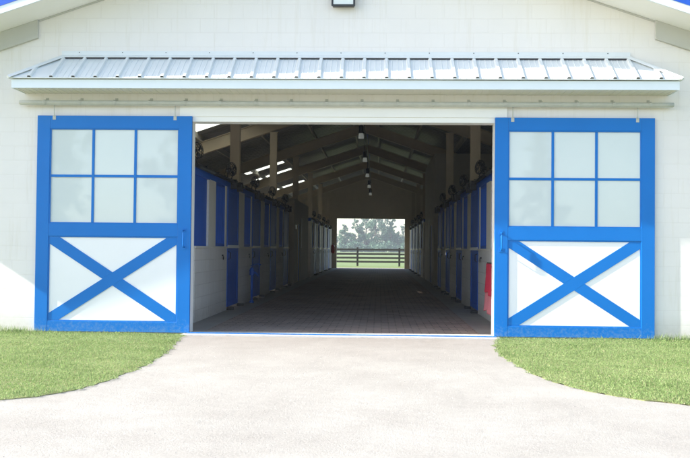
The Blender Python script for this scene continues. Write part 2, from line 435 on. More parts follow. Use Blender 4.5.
# rake soffit, fascia and blue rake trim
so, fa, bt, rb = MB(), MB(), MB(), MB()
for s in (-1, 1):
    so.prism([(0, -OV+.03, ZR), (s*EX, -OV+.03, zr(EX)), (s*EX, -OV+.03, zr(EX, .02)), (0, -OV+.03, ZR+.02)], (0, OV-.032, 0))
    fa.prism([(0, -OV, ZR-.004), (s*(EX+.03), -OV, zr(EX+.03, -.004)), (s*(EX+.03), -OV, zr(EX+.03, .10)), (0, -OV, ZR+.10)], (0, .028, 0))
    bt.prism([(0, -OV-.006, ZR+.10), (s*(EX+.06), -OV-.006, zr(EX+.06, .10)), (s*(EX+.06), -OV-.006, zr(EX+.06, .30)), (0, -OV-.006, ZR+.30)], (0, .005, 0))
    # eave fascia along the side
    fa.box(min(s*EX, s*(EX+.025)), max(s*EX, s*(EX+.025)), -OV+.03, Y1, zr(EX)-.02, zr(EX)+.11)
    # the wall return board under the lower part of the rake
    rb.prism([(s*4.34, -.05, zr(4.34, -.002)), (s*4.34, -.05, zr(4.34, -.262)), (s*WX, -.05, zr(WX, -.262)), (s*WX, -.05, zr(WX, -.002))], (0, .049, 0))
    rb.prism([(s*.0, -.022, ZR-.003), (s*4.335, -.022, zr(4.335, -.003)), (s*4.335, -.022, zr(4.335, -.022)), (s*.0, -.022, ZR-.022)], (0, .021, 0))
so.build('rake_soffit', 'white', roof); fa.build('rake_fascia', 'fascia', roof); bt.build('rake_trim', 'blue_roof', roof); rb.build('trim_board', 'return', barn)
# purlins
for x in (.45, 1.83, 3.22, 4.62, 6.0, 7.3):
    for s in (-1, 1):
        z = zr(x, .125); mb = MB(); w = .035
        mb.box(s*x-.006, s*x+.006, .2, YB-.2, z-.19, z)          # Z-section
        mb.box(min(s*x, s*x+.06), max(s*x, s*x+.06), .2, YB-.2, z-.198, z-.190)
        mb.build('purlin', 'purlin', barn)
# frames: rafters, columns
COLY = [5.62+6.1*k for k in range(6)]
for i, y in enumerate(COLY):
    for s in (-1, 1):
        mb = MB(); a, b_ = 0, WX-.2
        t, l = -.07, -.44
        def pr(d0, d1, w):
            mb.prism([(a*s, y-w/2, zr(a, d0)), (b_*s, y-w/2, zr(b_, d0)), (b_*s, y-w/2, zr(b_, d1)), (a*s, y-w/2, zr(a, d1))], (0, w, 0))
        pr(t, t-.02, .16); pr(t-.0205, l+.0205, .02); pr(l+.02, l, .16)
        mb.build('rafter', 'tan', barn)
        xc = 2.53*s
        mb = MB(); zt = zr(2.63, l)-.004
        mb.box(xc-.10, xc+.10, y-.075, y-.065, .02, zt); mb.box(xc-.10, xc+.10, y+.065, y+.075, .02, zt)
        mb.box(xc-.09, xc+.09, y-.064, y+.064, .02, zt-.02)
        mb.box(xc-.13, xc+.13, y-.09, y+.09, zt-.02, zt-.001)
        mb.build('column', 'tan', barn)
# flange braces and ridge conduit
mb = MB()
for y in COLY[1:]:
    for s in (-1, 1):
        for x in (1.83, 4.62):
            mb.tube([(s*x, y+.02, zr(x, -.42)), (s*x, y+.75, zr(x, -.06))], .018, 6)
mb.split('flange_brace', 'purlin', barn)
MB().tube([(.0, .25, 5.36), (.0, YB-.3, 5.36)], .016, 6).build('conduit', 'steel_dark', barn)

# room boxes in the middle of the barn (solid walls between the two runs of stalls)
def room(s, ztop, sidecol):
    mb = MB(); xi = s*2.42; xo = s*(WX-.21); y0, y1 = 16.5, 21.95
    X0, X1 = min(xi, xo), max(xi, xo)
    yd0, yd1 = 17.6, 18.6
    xw0, xw1 = min(xi, xi+s*.12), max(xi, xi+s*.12)
    mb.box(xw0, xw1, y0, yd0, .012, ztop); mb.box(xw0, xw1, yd1, y1, .012, ztop); mb.box(xw0, xw1, yd0, yd1, 2.12, ztop)
    a, b_ = (X0+.12, X1) if s < 0 else (X0+.12, X1)
    if s < 0: a, b_ = X0, X1-.12
    mb.box(a, b_, y0, y0+.12, .012, ztop); mb.box(a, b_, y1-.12, y1, .012, ztop)
    if ztop < 3.2: mb.box(X0, X1, y0-.02, y1+.02, ztop+.001, ztop+.06)
    w = mb.build('partition_wall', sidecol, barn)
    d = MB().box(min(xi+s*.03, xi+s*.07), max(xi+s*.03, xi+s*.07), yd0+.01, yd1-.01, .03, 2.11).build('room_door', 'blue_dark', w)
    mb = MB(); xt0, xt1 = min(xi, xi-s*.025), max(xi, xi-s*.025)
    mb.box(xt0, xt1, yd1+.3, yd1+.42, 1.25, 2.35)
    mb.build('notice_board', 'white', w)
    return w
room(-1, 2.9, 'beige'); room(1, 4.55, 'beige')
# switch boxes
mb = MB(); mb.box(-2.419, -2.37, 16.75, 16.87, 1.9, 2.05, bev=.004); mb.build('switch_box', 'glint', barn)

# ------------------------------------------------------------------ awning over the door (part of the barn)
AX, AY, ZB = 4.53, -.42, 3.392         # half length, projection, soffit level
RXT, ZT = 3.99, 3.90                    # top line half length, height on the wall
ZE = ZB+.135                            # roof edge height
sf = MB(); sf.box(-AX+.02, AX-.02, AY+.02, -.001, ZB, ZB+.012)
x = -AX+.06
while x < AX-.06:
    sf.box(x, x+.012, AY+.03, -.004, ZB-.006, ZB-.0005); x += .094
aw = sf.build('awning', 'soffit', barn)
fb = MB(); fb.box(-AX, AX, AY, AY+.018, ZB-.006, ZE-.02, bev=.002)
for s in (-1, 1): fb.box(min(s*AX, s*(AX-.018)), max(s*AX, s*(AX-.018)), AY+.019, -.001, ZB-.006, ZE-.02)
fb.build('fascia', 'fascia', aw)
EXE, EYE = AX+.035, AY-.035            # drip edge overhang
rf = MB()
rf.quad((-EXE, EYE, ZE), (EXE, EYE, ZE), (RXT, -.002, ZT), (-RXT, -.002, ZT))
for s in (-1, 1):
    rf.bm.faces.new([rf.bm.verts.new(p) for p in ((s*EXE, EYE, ZE), (s*EXE, -.002, ZE), (s*RXT, -.002, ZT))])
rf.quad((-EXE, EYE, ZE-.012), (EXE, EYE, ZE-.012), (EXE, EYE, ZE), (-EXE, EYE, ZE))
rf.quad((-EXE, EYE, ZE-.012), (-EXE, -.002, ZE-.012), (EXE, -.002, ZE-.012), (EXE, EYE, ZE-.012))
for s in (-1, 1): rf.quad((s*EXE, EYE, ZE-.012), (s*EXE, EYE, ZE), (s*EXE, -.002, ZE), (s*EXE, -.002, ZE-.012))
ends = MB()
def on_roof(x, t):    # t from eave (0) to the wall line (1)
    return Vector((x, EYE+(-.002-EYE)*t, ZE+(ZT-ZE)*t))
nrm = Vector((0, -(ZT-ZE), -.002-EYE)).normalized()
def rib(x, w, h, tmax):
    a, b_ = on_roof(x, 0), on_roof(x, tmax)
    p = [a+Vector((-w/2,0,0)), a+Vector((-w*.28,0,0))+nrm*h, a+Vector((w*.28,0,0))+nrm*h, a+Vector((w/2,0,0))]
    q = [v+(b_-a) for v in p]
    vp = [rf.bm.verts.new(v) for v in p]; vq = [rf.bm.verts.new(v) for v in q]
    for i in range(3): rf.bm.faces.new((vp[i], vp[i+1], vq[i+1], vq[i]))
    rf.bm.faces.new(vp); rf.bm.faces.new(vq[::-1])
    if w > .03:
        e = [v-Vector((0,.003,0)) for v in (a+Vector((-w*.42,0,.002)), a+Vector((-w*.24,0,0))+nrm*h*.85, a+Vector((w*.24,0,0))+nrm*h*.85, a+Vector((w*.42,0,.002)))]
        ends.bm.faces.new([ends.bm.verts.new(v) for v in e])
x = -4.27
while x < 4.4:
    tm = 1.0 if abs(x) < RXT-.03 else max(.05, (EXE-abs(x))/(EXE-RXT))
    rib(x, .062, .026, tm*.985)
    for k in (1, 2, 3):
        xx = x+.305*k/4
        if abs(xx) < RXT-.05: rib(xx, .016, .004, .98)
    x += .305
rf.build('roof_panel', 'galv', aw)
ends.split('rib_closure', 'foam', aw)
# dark closure strip under the wall flashing, then the flashing
cl = MB(); a = on_roof(0, .93)
cl.box(-RXT+.02, RXT-.02, a.y-.006, -.003, a.z+.004, a.z+.022); cl.build('closure_strip', 'foam', aw)
fl = MB(); fl.prism([(-RXT-.01, -.001, ZT+.095), (-RXT-.01, -.012, ZT+.095), (-RXT-.01, -.016, ZT+.03), (-RXT-.01, a.y-.012, a.z+.026), (-RXT-.01, a.y-.012, a.z+.032), (-RXT-.01, -.010, ZT+.045), (-RXT-.01, -.001, ZT+.045)], (2*RXT+.02, 0, 0))
fl.build('flashing', 'galv', aw)
sc_ = MB(); x = -3.75
while x < 3.9:
    sc_.lathe([(.007, -.0165), (.008, -.012)], (x, 0, ZT+.075), 8, 'Y'); x += .62
sc_.split('screw', 'steel_dark', aw)
hc = MB()
for s in (-1, 1):   # hip caps
    p0, p1 = Vector((s*EXE, EYE, ZE+.006)), Vector((s*RXT, -.004, ZT+.02))
    d = (p1-p0).normalized(); u = Vector((0, 0, 1)); sd = d.cross(u).normalized(); up = sd.cross(d)
    if up.z < 0: up = -up
    pts = [p0-sd*.055-up*.018, p0-sd*.03+up*.004, p0+up*.022, p0+sd*.03+up*.004, p0+sd*.055-up*.018]
    hc.prism(pts, p1-p0)
hc.split('hip_cap', 'galv', aw)
# ------------------------------------------------------------------ sliding door rail (part of the barn)
rl = MB(); rl.tube([(-4.56+9.13*k/60, -.085, 3.247) for k in range(61)], .030, 14)
rl.box(-4.55, 4.56, -.089, -.081, 3.210, 3.222)
rail = rl.build('door_rail', 'rail', barn)
x = -4.2
while x < 4.4:
    mb = MB()
    mb.tube([(x, -.085+.035*math.cos(t), 3.247+.035*math.sin(t)) for t in [2*math.pi*k/14 for k in range(14)]], .006, 5, closed=True)
    mb.box(x-.022, x+.022, -.121, -.116, 3.225, 3.268, bev=.001); mb.box(x-.02, x+.02, -.09, -.001, 3.281, 3.289); mb.box(x-.02, x+.02, -.008, -.001, 3.289, 3.325)
    mb.build('rail_bracket', 'rail', rail); x += .497
gd = MB(); gd.box(-2.14, 2.16, -.095, -.066, .021, .036, bev=.004); gd.box(-.05, .12, -.115, -.098, .021, .040, bev=.003)
gd.build('floor_guide', 'blue_dirty', barn)

# ------------------------------------------------------------------ sliding barn doors
def barn_door(cx, label, hs):
    """hs = side (+1 right, -1 left) where the pull handle sits"""
    W, H = 1.10, 3.045; z0 = .025
    r = empty('sliding_barn_door', (cx, -.026, z0), label=label, cat='barn door', group='pair of sliding barn doors')
    f = MB(); yb, yf = .022, -.024
    st = .182
    f.box(-W, -W+st, yf, yb, 0, H, bev=.003); f.box(W-st, W, yf, yb, 0, H, bev=.003)
    f.box(-W+st, W-st, yf+.001, yb, H-.182, H, bev=.003); f.box(-W+st, W-st, yf+.001, yb, 1.34, 1.521, bev=.003)
    f.box(-W+st, W-st, yf+.001, yb, 0, .145, bev=.003)
    # inner bead around lower panel and window
    for zz0, zz1 in ((.146, 1.339), (1.522, H-.183)):
        f.box(-W+st, -W+st+.016, yf+.008, yb-.005, zz0, zz1); f.box(W-st-.016, W-st, yf+.008, yb-.005, zz0, zz1)
        f.box(-W+st+.016, W-st-.016, yf+.008, yb-.005, zz0, zz0+.014); f.box(-W+st+.016, W-st-.016, yf+.008, yb-.005, zz1-.014, zz1)
    f.build('frame', 'blue_dirty', r)
    x0, x1, za, zb = -W+st+.017, W-st-.017, .161, 1.324
    MB().box(-W+st, W-st, -.005, .018, .145, 1.34).build('panel', 'panel', r)
    # X brace
    def brace(xa, zza, xb, zzb, y0, y1, half=None):
        d = Vector((xb-xa, 0, zzb-zza)).normalized(); n_ = Vector((-d.z, 0, d.x))*.078
        A, B = Vector((xa, y0, zza)), Vector((xb, y0, zzb))
        poly = [A+n_, A-n_, B-n_, B+n_]
        # clip to the panel rectangle
        def clip(P, f_):
            out = []
            for i in range(len(P)):
                p, q = P[i], P[(i+1) % len(P)]; fp, fq = f_(p), f_(q)
                if fp >= 0: out.append(p)
                if fp*fq < 0: out.append(p+(q-p)*(fp/(fp-fq)))
            return out
        for g in (lambda p: p.x-x0, lambda p: x1-p.x, lambda p: p.z-za, lambda p: zb-p.z): poly = clip(poly, g)
        return [tuple(p) for p in poly], y1-y0
    e = .3
    dx, dz = x1-x0, zb-za; ux, uz = dx/math.hypot(dx, dz)*e, dz/math.hypot(dx, dz)*e
    mb = MB(); pts, t = brace(x0-ux, za-uz, x1+ux, zb+uz, -.0150, -.0055); mb.prism(pts, (0, t, 0)); mb.build('brace', 'blue_dirty', r)
    dd = Vector((dx, 0, -dz)).normalized(); cxp, czp = (x0+x1)/2, (za+zb)/2
    # the second brace is cut where it meets the first
    mb = MB(); n1 = Vector((-dz, 0, dx)).normalized()
    cross = .078/abs(dd.dot(n1))*1.0
    for sgn in (-1, 1):
        A = Vector((cxp, 0, czp)) + dd*sgn*(cross)
        pts, t = brace(A.x, A.z, cxp+dd.x*sgn*2, czp+dd.z*sgn*2, -.0148, -.0055)
        # trim with the first brace's edge
        out = []
        def f_(p): return abs(1)*(sgn*0 + (Vector(p)-Vector((cxp, Vector(p).y, czp))).dot(n1)*(-1 if dd.dot(n1)*sgn < 0 else 1) - .079)
        # start the piece further in, then clip
        pts2, t = brace(cxp, czp, cxp+dd.x*sgn*2, czp+dd.z*sgn*2, -.0148, -.0055)
        P = [Vector(p) for p in pts2]
        for i in range(len(P)):
            p, q = P[i], P[(i+1) % len(P)]; fp, fq = f_(p), f_(q)
            if fp >= 0: out.append(p)
            if fp*fq < 0: out.append(p+(q-p)*(fp/(fp-fq)))
        mb.prism([tuple(p) for p in out], (0, t, 0))
    mb.build('brace', 'blue_dirty', r)
    # window grid: muntins and panes
    wx0, wx1, wz0, wz1 = -W+st+.016, W-st-.016, 1.536, H-.197
    mu = MB(); xs = [wx0+(wx1-wx0)*k/3 for k in range(4)]; zm = (wz0+wz1)/2
    for x in xs[1:3]: mu.box(x-.018, x+.018, -.012, .012, wz0, wz1, bev=.002)
    cuts = [wx0, xs[1]-.018, xs[1]+.018, xs[2]-.018, xs[2]+.018, wx1]
    for k in range(3): mu.box(cuts[2*k], cuts[2*k+1], -.011, .011, zm-.018, zm+.018)
    mu.build('muntin', 'blue', r)
    zc = [wz0, zm-.018, zm+.018, wz1]
    for k in range(3):
        for j in range(2):
            MB().box(cuts[2*k], cuts[2*k+1], -.001, .005, zc[2*j], zc[2*j+1]).build('pane', 'pane', r)
    # pull handle
    hx = hs*(W-.09); h = MB(); y = yf
    h.tube([(hx, y, 1.20), (hx, y-.05, 1.205), (hx, y-.055, 1.24), (hx, y-.055, 1.40), (hx, y-.05, 1.435), (hx, y, 1.44)], .011, 8)
    h.box(hx-.03, hx+.03, y-.004, y, 1.17, 1.23, bev=.001); h.box(hx-.03, hx+.03, y-.004, y, 1.41, 1.47, bev=.001)
    h.build('handle', 'blue', r)
    # hangers to the rail
    for x in (-.86, .86):
        g = MB(); g.box(x-.022, x+.022, -.029, -.0245, H-.06, H+.0, bev=.001); g.tube([(x, -.027, H-.02), (x, -.031, H+.145)], .006, 8)
        g.lathe([(.028, -.012), (.028, .012)], (x, -.035, 3.247-z0), 14, 'Y')
        g.build('hanger', 'rail', r)
    for x in (-W+.03, W-.03):
        MB().box(x-.03, x+.03, -.034, .03, -.022, -.001, bev=.004).build('floor_roller', 'steel_dark', r)
    return r
barn_door(-3.217, 'blue framed white sliding barn door with cross brace, left of the open doorway', 1)
barn_door(3.231, 'blue framed white sliding barn door with cross brace, right of the open doorway', -1)

# ------------------------------------------------------------------ wall pack light above the awning
wl = empty('wall_light', (0, 0, 4.60), label='small dark framed flood light on the white gable above the awning', cat='wall light')
MB().box(-.155, .155, -.10, -.001, .02, .30, bev=.012).build('housing', 'black', wl)
mb = MB(); mb.box(-.165, .165, -.115, -.10, .012, .035); mb.box(-.165, .165, -.115, -.10, .285, .31); mb.box(-.165, -.14, -.115, -.10, .035, .285); mb.box(.14, .165, -.115, -.10, .035, .285)
mb.build('frame', 'black', wl)
MB().box(-.139, .139, -.110, -.101, .036, .284, bev=.002).build('lens', 'lampglass', wl)

# ------------------------------------------------------------------ stalls
STH = 2.40
def make_stall(s, L):
    """s=-1 left of the aisle, +1 right; local x towards the aisle is -s*x; L = length"""
    r = empty('horse_stall', (s*2.42, 0, .012))
    def bx(mb, a0, a1, y0, y1, z0, z1, bev=0):   # a measured from the stall face into the aisle
        xa, xb = -s*a0, -s*a1; mb.box(min(xa, xb), max(xa, xb), y0, y1, z0, z1, bev); return mb
    sc = L/3.07
    p1 = .54; w1 = 1.45; d0 = 1.62; d1 = 2.82; k = L-3.07
    p1 += k; w1 += k; d0 += k; d1 += k
    bx(bx(MB(), -.15, 0, .0, d0-.03, 0, 1.20), -.15, 0, d1+.03, L, 0, 1.20).split('lower_wall', 'block_in', r)
    bx(bx(MB(), -.17, .02, .0, d0-.03, 1.2005, 1.235, .004), -.17, .02, d1+.03, L, 1.2005, 1.235, .004).split('ledge', 'post', r)
    po = MB(); bx(po, -.13, -.01, 0, p1, 1.236, STH); bx(po, -.13, -.01, w1, d0-.03, 1.236, STH); bx(po, -.13, -.01, d1+.03, L, 1.236, STH)
    po.split('post', 'post', r)
    # blue shutter window with vertical boards
    w = MB(); bx(w, -.10, -.045, p1+.001, w1-.001, 1.236, STH)
    y = p1+.05
    while y < w1-.04: bx(w, -.0445, -.035, y, y+.022, 1.29, STH-.05); y += .1
    for a, b_ in ((p1+.002, p1+.045), (w1-.045, w1-.002)): bx(w, -.044, -.022, a, b_, 1.238, STH-.001)
    bx(w, -.044, -.022, p1+.046, w1-.046, 1.238, 1.285); bx(w, -.044, -.022, p1+.046, w1-.046, STH-.045, STH-.001)
    w.build('window_shutter', 'blue_dark', r)
    # sliding stall door hanging in front of the wall
    d = MB(); bx(d, -.045, -.006, d0-.026, d1+.026, .06, STH, .003)
    for a, b_ in ((d0, d0+.09), (d1-.09, d1)): bx(d, -.0055, .006, a, b_, .06, STH)
    for z0, z1 in ((.06, .16), (1.14, 1.20), (1.27, 1.33), (STH-.09, STH)): bx(d, -.0055, .006, d0+.091, d1-.091, z0, z1)
    door = d.build('door', 'blue_dark', r)
    bx(MB(), .007, .016, d0+.0, d1-.0, 1.205, 1.262).build('latch_plate', 'white', door)
    h = MB(); h.tube([(-s*.006, d0+.05, .98), (-s*.05, d0+.05, 1.0), (-s*.05, d0+.05, 1.12), (-s*.006, d0+.05, 1.135)], .009, 6); h.build('handle', 'steel_dark', door)
    t = MB(); t.tube([(-s*.06, -.0, STH+.11), (-s*.06, L, STH+.11)], .036, 10)
    y = .25
    while y < L:
        bx(t, -.12, .10, y, y+.05, STH+.14, STH+.15); y += .62
    t.build('top_rail', 'steel_dark', r)
    bx(MB(), -.13, -.005, 0, L, STH+.001, STH+.13).build('header', 'blue_dark', r)
    b2 = MB()
    for y in (d0+.25, d1-.25): bx(b2, .012, .13, y-.03, y+.03, STH-.03, STH+.16, .006)
    b2.split('door_hanger', 'steel_dark', door)
    g = MB()
    for y in (d0+.04, d1-.04): bx(g, .0, .13, y-.04, y+.04, .0, .055, .006)
    g.split('guide_roller', 'black', r)
    tr = MB(); c = (-s*.03, w1-.35, 1.02)
    tr.tube([(c[0], c[1]+.028*math.cos(a), c[2]+.036*math.sin(a)) for a in [2*math.pi*q/14 for q in range(14)]], .006, 6, closed=True)
    bx(tr, .0, .03, c[1]-.012, c[1]+.012, c[2]+.03, c[2]+.06); tr.build('tie_ring', 'steel_dark', r)
    return r
SIDE = {-1: 'left', 1: 'right'}
for s in (-1, 1):
    n = 0; proto = None
    for k in range(4):
        o = proto if proto else make_stall(s, 3.07)
        if proto: o = copy_tree(proto)
        proto = proto or o
        o.location.y = 2.65+3.07*k - (.12 if s > 0 else 0)
        tag(o, 'blue and white horse stall front, %s from the entrance on the %s of the aisle' % (ORD[n], SIDE[s]), 'horse stall', 'horse stalls lining the aisle'); n += 1
    proto = None
    for k in range(4):
        o = copy_tree(proto) if proto else make_stall(s, 3.32)
        proto = proto or o
        o.location.y = 23.2+3.32*k
        tag(o, 'dim blue stall front beyond the middle rooms, %s of the far run on the %s' % (ORD[k], SIDE[s]), 'horse stall', 'horse stalls lining the aisle'); n += 1
# front end wall section between the gable wall and the first stall
for s in (-1, 1):
    def bx(mb, a0, a1, *q):
        xa, xb = s*2.42-s*a0, s*2.42-s*a1; mb.box(min(xa, xb), max(xa, xb), *q); return mb
    ye = 2.64 if s < 0 else 2.52
    w = bx(MB(), -.15, 0, 1.55, ye, .012, 1.21)
    bx(w, -.30, -.12, .201, 1.549, .012, 1.21); bx(w, -.13, -.01, ye-.06, ye, 1.248, 2.4); bx(w, -.13, -.01, 1.42, 1.50, 1.248, 2.4)
    w = w.build('end_wall', 'block_in', barn)
    bx(bx(MB(), -.17, .02, 1.53, ye, 1.2115, 1.247), -.32, -.10, .201, 1.529, 1.2115, 1.247).build('ledge', 'post', w)
    g = MB(); bx(g, -.10, -.045, 1.501, ye-.061, 1.248, 2.4); bx(g, -.20, -.12, .21, 1.419, 1.248, 2.4)
    bx(g, -.13, -.005, .201, ye, 2.401, 2.54)
    g.build('window_shutter', 'blue_dark', w)
    t = MB(); t.tube([(s*2.36, .21, 2.522), (s*2.36, ye, 2.522)], .036, 10)
    bx(t, .06, .15, .9, .97, 2.47, 2.57); bx(t, -.12, .10, 1.9, 1.95, 2.55, 2.56)
    t.build('top_rail', 'steel_dark', w)
    # block walls at the far end of the last stall, up to the rear gable
    bx(MB(), -.15, 0, 36.5, YB-.21, .012, 2.5).build('end_wall', 'beige', barn)
    # cross partitions hidden behind the stall fronts, seen from above the rails
    mb = MB()
    for y in (2.6, 5.8, 8.85, 11.95, 15.0, 22.9, 26.5, 29.9, 33.2, 36.5):
        bx(mb, -5.0, -.16, y-.05, y+.05, .012, 2.3)
    mb.split('stall_partition', 'block_in', barn)

# ------------------------------------------------------------------ fans on the stall rails
def make_fan(s):
    r = empty('stall_fan', (s*2.42, 0, 2.56))
    ax = Vector((s*.93, .36, -.15)).normalized(); c = Vector((s*.0, 0, .32))
    u = ax.cross(Vector((0,0,1))).normalized(); v = u.cross(ax)
    cg = MB()
    def ring(rad, off, w=.006):
        cg.tube([c+ax*off+(u*math.cos(a)+v*math.sin(a))*rad for a in [2*math.pi*q/28 for q in range(28)]], w, 5, closed=True)
    ring(.185, 0, .010); ring(.178, .05); ring(.178, -.05); ring(.11, .075); ring(.11, -.075); ring(.06, .09, .008); ring(.06, -.09, .008)
    for q in range(18):
        a = 2*math.pi*q/18; e = u*math.cos(a)+v*math.sin(a)
        cg.tube([c+ax*.09+e*.06, c+ax*.085+e*.11, c+ax*.05+e*.178, c-ax*.05+e*.178, c-ax*.085+e*.11, c-ax*.09+e*.06], .0035, 4)
    cg.build('cage', 'steel_dark', r)
    bl = MB()
    for q in range(4):
        a = 2*math.pi*q/4+.3; e = u*math.cos(a)+v*math.sin(a); g = ax.cross(e)
        P = [c+e*.04-g*.02-ax*.01, c+e*.155-g*.05-ax*.03, c+e*.165+g*.03+ax*.02, c+e*.05+g*.03+ax*.015]
        bl.prism([tuple(p) for p in P], tuple(ax*.004))
    bl.build('blade', 'steel_dark', r)
    mo = MB(); mo.tube([c+ax*.02, c+ax*.05, c+ax*.17, c+ax*.19], [.03, .055, .055, .03], 12); mo.build('motor', 'black', r)
    bk = MB(); bk.tube([c+v*-.185, (c.x*.5, .02, .10), (0, 0, .0)], .014, 6); bk.tube([c+ax*.12, c+ax*.14+Vector((0,0,-.22)), (0, .02, .03)], .011, 6)
    bk.build('bracket', 'steel_dark', r)
    # hanging cord
    cd = MB(); cd.tube([c+ax*.18, c+ax*.24+Vector((0,0,-.10)), c+ax*.22+Vector((0,.05,-.28)), (s*.06, .09, .02)], .005, 5); cd.build('cord', 'black', r)
    return r
for s, ys in ((-1, [1.6, 4.65, 7.7, 10.75, 13.8, 24.8, 28.1, 31.4, 34.7]), (1, [1.1, 3.95, 6.9, 9.8, 12.8, 24.8, 28.1, 31.4, 34.7])):
    proto = None
    for k, y in enumerate(ys):
        o = copy_tree(proto) if proto else make_fan(s)
        proto = proto or o
        o.location.y = y; o.scale = (.72, .72, .72)
        tag(o, 'dark round cage fan on top of the %s stall rail, %s from the entrance' % (SIDE[s], ORD[k]), 'fan', 'cage fans mounted on the stall rails')

# ------------------------------------------------------------------ ceiling lamps on the ridge
proto = None
for k, y in enumerate([12.0, 18.2, 24.4, 30.6, 36.4]):
    if not proto:
        o = proto = empty('ceiling_light', (0, 0, 4.5))
        MB().lathe([(.05, .32), (.07, .30), (.075, .14), (.10, .10), (.10, .085)], n=16).build('ballast', 'steel_dark', o)
        MB().tube([(0,0,.32), (0,0,.86)], .010, 6).build('stem', 'steel_dark', o)
        MB().lathe([(.06, .084), (.078, .02), (.085, -.05), (.08, -.065)], n=20).build('shade', 'lamp', o)
    else: o = copy_tree(proto)
    o.location = (-.02, y, 4.5)
    tag(o, 'pale hanging lamp under the barn ridge, %s from the entrance' % ORD[k], 'ceiling light', 'lamps hanging under the ridge')

# ------------------------------------------------------------------ small things
hy = empty('yard_hydrant', (-2.28, 6.45, .012), label='dark blue yard hydrant standing against the left stall wall between two stall doors', cat='hydrant')
MB().tube([(0,0,0), (0,0,.62)], .028, 12).build('standpipe', 'blue_dark', hy)
MB().lathe([(.05, .60), (.055, .62), (.055, .72), (.04, .76), (.02, .78)], n=14).build('head', 'blue_dark', hy)
MB().tube([(0,0,.66), (.08,-.02,.67), (.13,-.02,.62), (.135,-.02,.58)], .018, 8).build('spout', 'blue_dark', hy)
MB().tube([(-.02,0,.76), (-.02,.0,.82), (.12,0,.86), (.20,0,.84)], .010, 6).build('handle', 'blue_dark', hy)
MB().lathe([(.05, 0), (.055, .01), (.045, .03), (.030, .06)], n=14).build('base', 'blue_dark', hy)

def cloth(name, x0, y0, y1, z0, z1, th, mat, folds, seed, parent=None, taper=0., loc=(0,0,0)):
    rg = random.Random(seed); mb = MB(); nu, nv = 22, 16; G = []
    for side in (0, 1):
        g = []
        for i in range(nu+1):
            row = []
            for j in range(nv+1):
                u, v = i/nu, j/nv
                y = y0+(y1-y0)*(u*(1-taper*v)+taper*v*.5) + .02*math.sin(v*5+seed)
                z = z1+(z0-z1)*v - .03*math.sin(u*math.pi*1.5+seed)*v
                x = x0 - th*side - (.015+.03*v)*(1+math.sin(u*folds*6.28+seed+v*1.3)) * .8
                row.append(mb.bm.verts.new((x, y, z)))
            g.append(row)
        G.append(g)
    for side in (0, 1):
        for i in range(nu):
            for j in range(nv):
                q = [G[side][i][j], G[side][i+1][j], G[side][i+1][j+1], G[side][i][j+1]]
                f = mb.bm.faces.new(q if side else q[::-1]); f.smooth = True
    for i in range(nu):
        for j in (0, nv): mb.bm.faces.new((G[0][i][j], G[0][i+1][j], G[1][i+1][j], G[1][i][j]))
    for j in range(nv):
        for i in (0, nu): mb.bm.faces.new((G[0][i][j], G[0][i][j+1], G[1][i][j+1], G[1][i][j]))
    o = mb.build(name, mat, parent); o.location = loc
    return o
bk = empty('horse_blanket', (2.40, 1.85, .2), label='red horse blanket with lower half painted sky-lit hanging on the right wall inside the doorway', cat='blanket')
cloth('upper_fold', -.03, -.50, .42, .30, .80, .02, 'red', 2.2, 1.2, bk)
cloth('lower_fold', -.045, -.46, .36, .0, .42, .018, 'red_lit', 2.0, 1.4, bk)
MB().tube([(-.02, -.55, .79), (-.05, -.55, .81), (-.05, .46, .81), (-.02, .46, .79)], .010, 6).build('hanging_bar', 'steel_dark', bk)
fx = empty('fire_extinguisher', (-2.30, 37.9, .95), label='small red fire extinguisher on the left wall beside the far doorway', cat='fire extinguisher')
MB().lathe([(.085, 0), (.10, .02), (.10, .42), (.07, .50), (.03, .53)], n=16).build('cylinder', 'redpaint', fx)
MB().box(-.02, .02, -.10, .06, .55, .60, bev=.004).build('handle', 'black', fx)
MB().tube([(0,-.03,.55), (.05,-.10,.5), (.11,-.10,.3), (.10,-.08,.12)], .014, 6).build('hose', 'black', fx)
MB().box(-.119, -.101, -.08, .08, .05, .5).build('wall_bracket', 'redpaint', fx)
# pale flecks scattered on the aisle floor
v = []
for k in range(260):
    x = -.46+random.gauss(0, .20); y = 18.6+random.gauss(0, .30); a = random.uniform(0, 6.28); r_ = random.uniform(.008, .022)
    for q in range(3): v.append((x+r_*math.cos(a+q*2.1), y+r_*math.sin(a+q*2.1), .021+.012*random.random()))
tag(raw('floor_flecks', 'fleck', np.array(v), 3), 'small scatter of pale flecks on the brick aisle floor', 'shavings', kind='stuff')

# ------------------------------------------------------------------ paddock fence behind the barn
fy = 47.6
fn = empty('paddock_fence', (0, fy, 0), label='black four rail board fence along the pasture beyond the far doorway', cat='fence')
xp = -1.05-3.07*9
for k in range(19):
    x = xp+3.07*k; dz = random.uniform(-.02, .02)
    MB().box(x-.07, x+.07, -.07, .07, -.03, 1.36+dz, bev=.01).build('post', 'fence', fn)
for z in (.30, .58, .86, 1.18):
    mb = MB()
    for k in range(18):
        x = xp+3.07*k; j = random.uniform(-.012, .012)
        mb.prism([(x+.005, -.10, z-.07+j), (x+3.065, -.10, z-.07-j), (x+3.065, -.10, z+.07-j), (x+.005, -.10, z+.07+j)], (0, .028, 0))
    mb.build('rail', 'fence', fn)

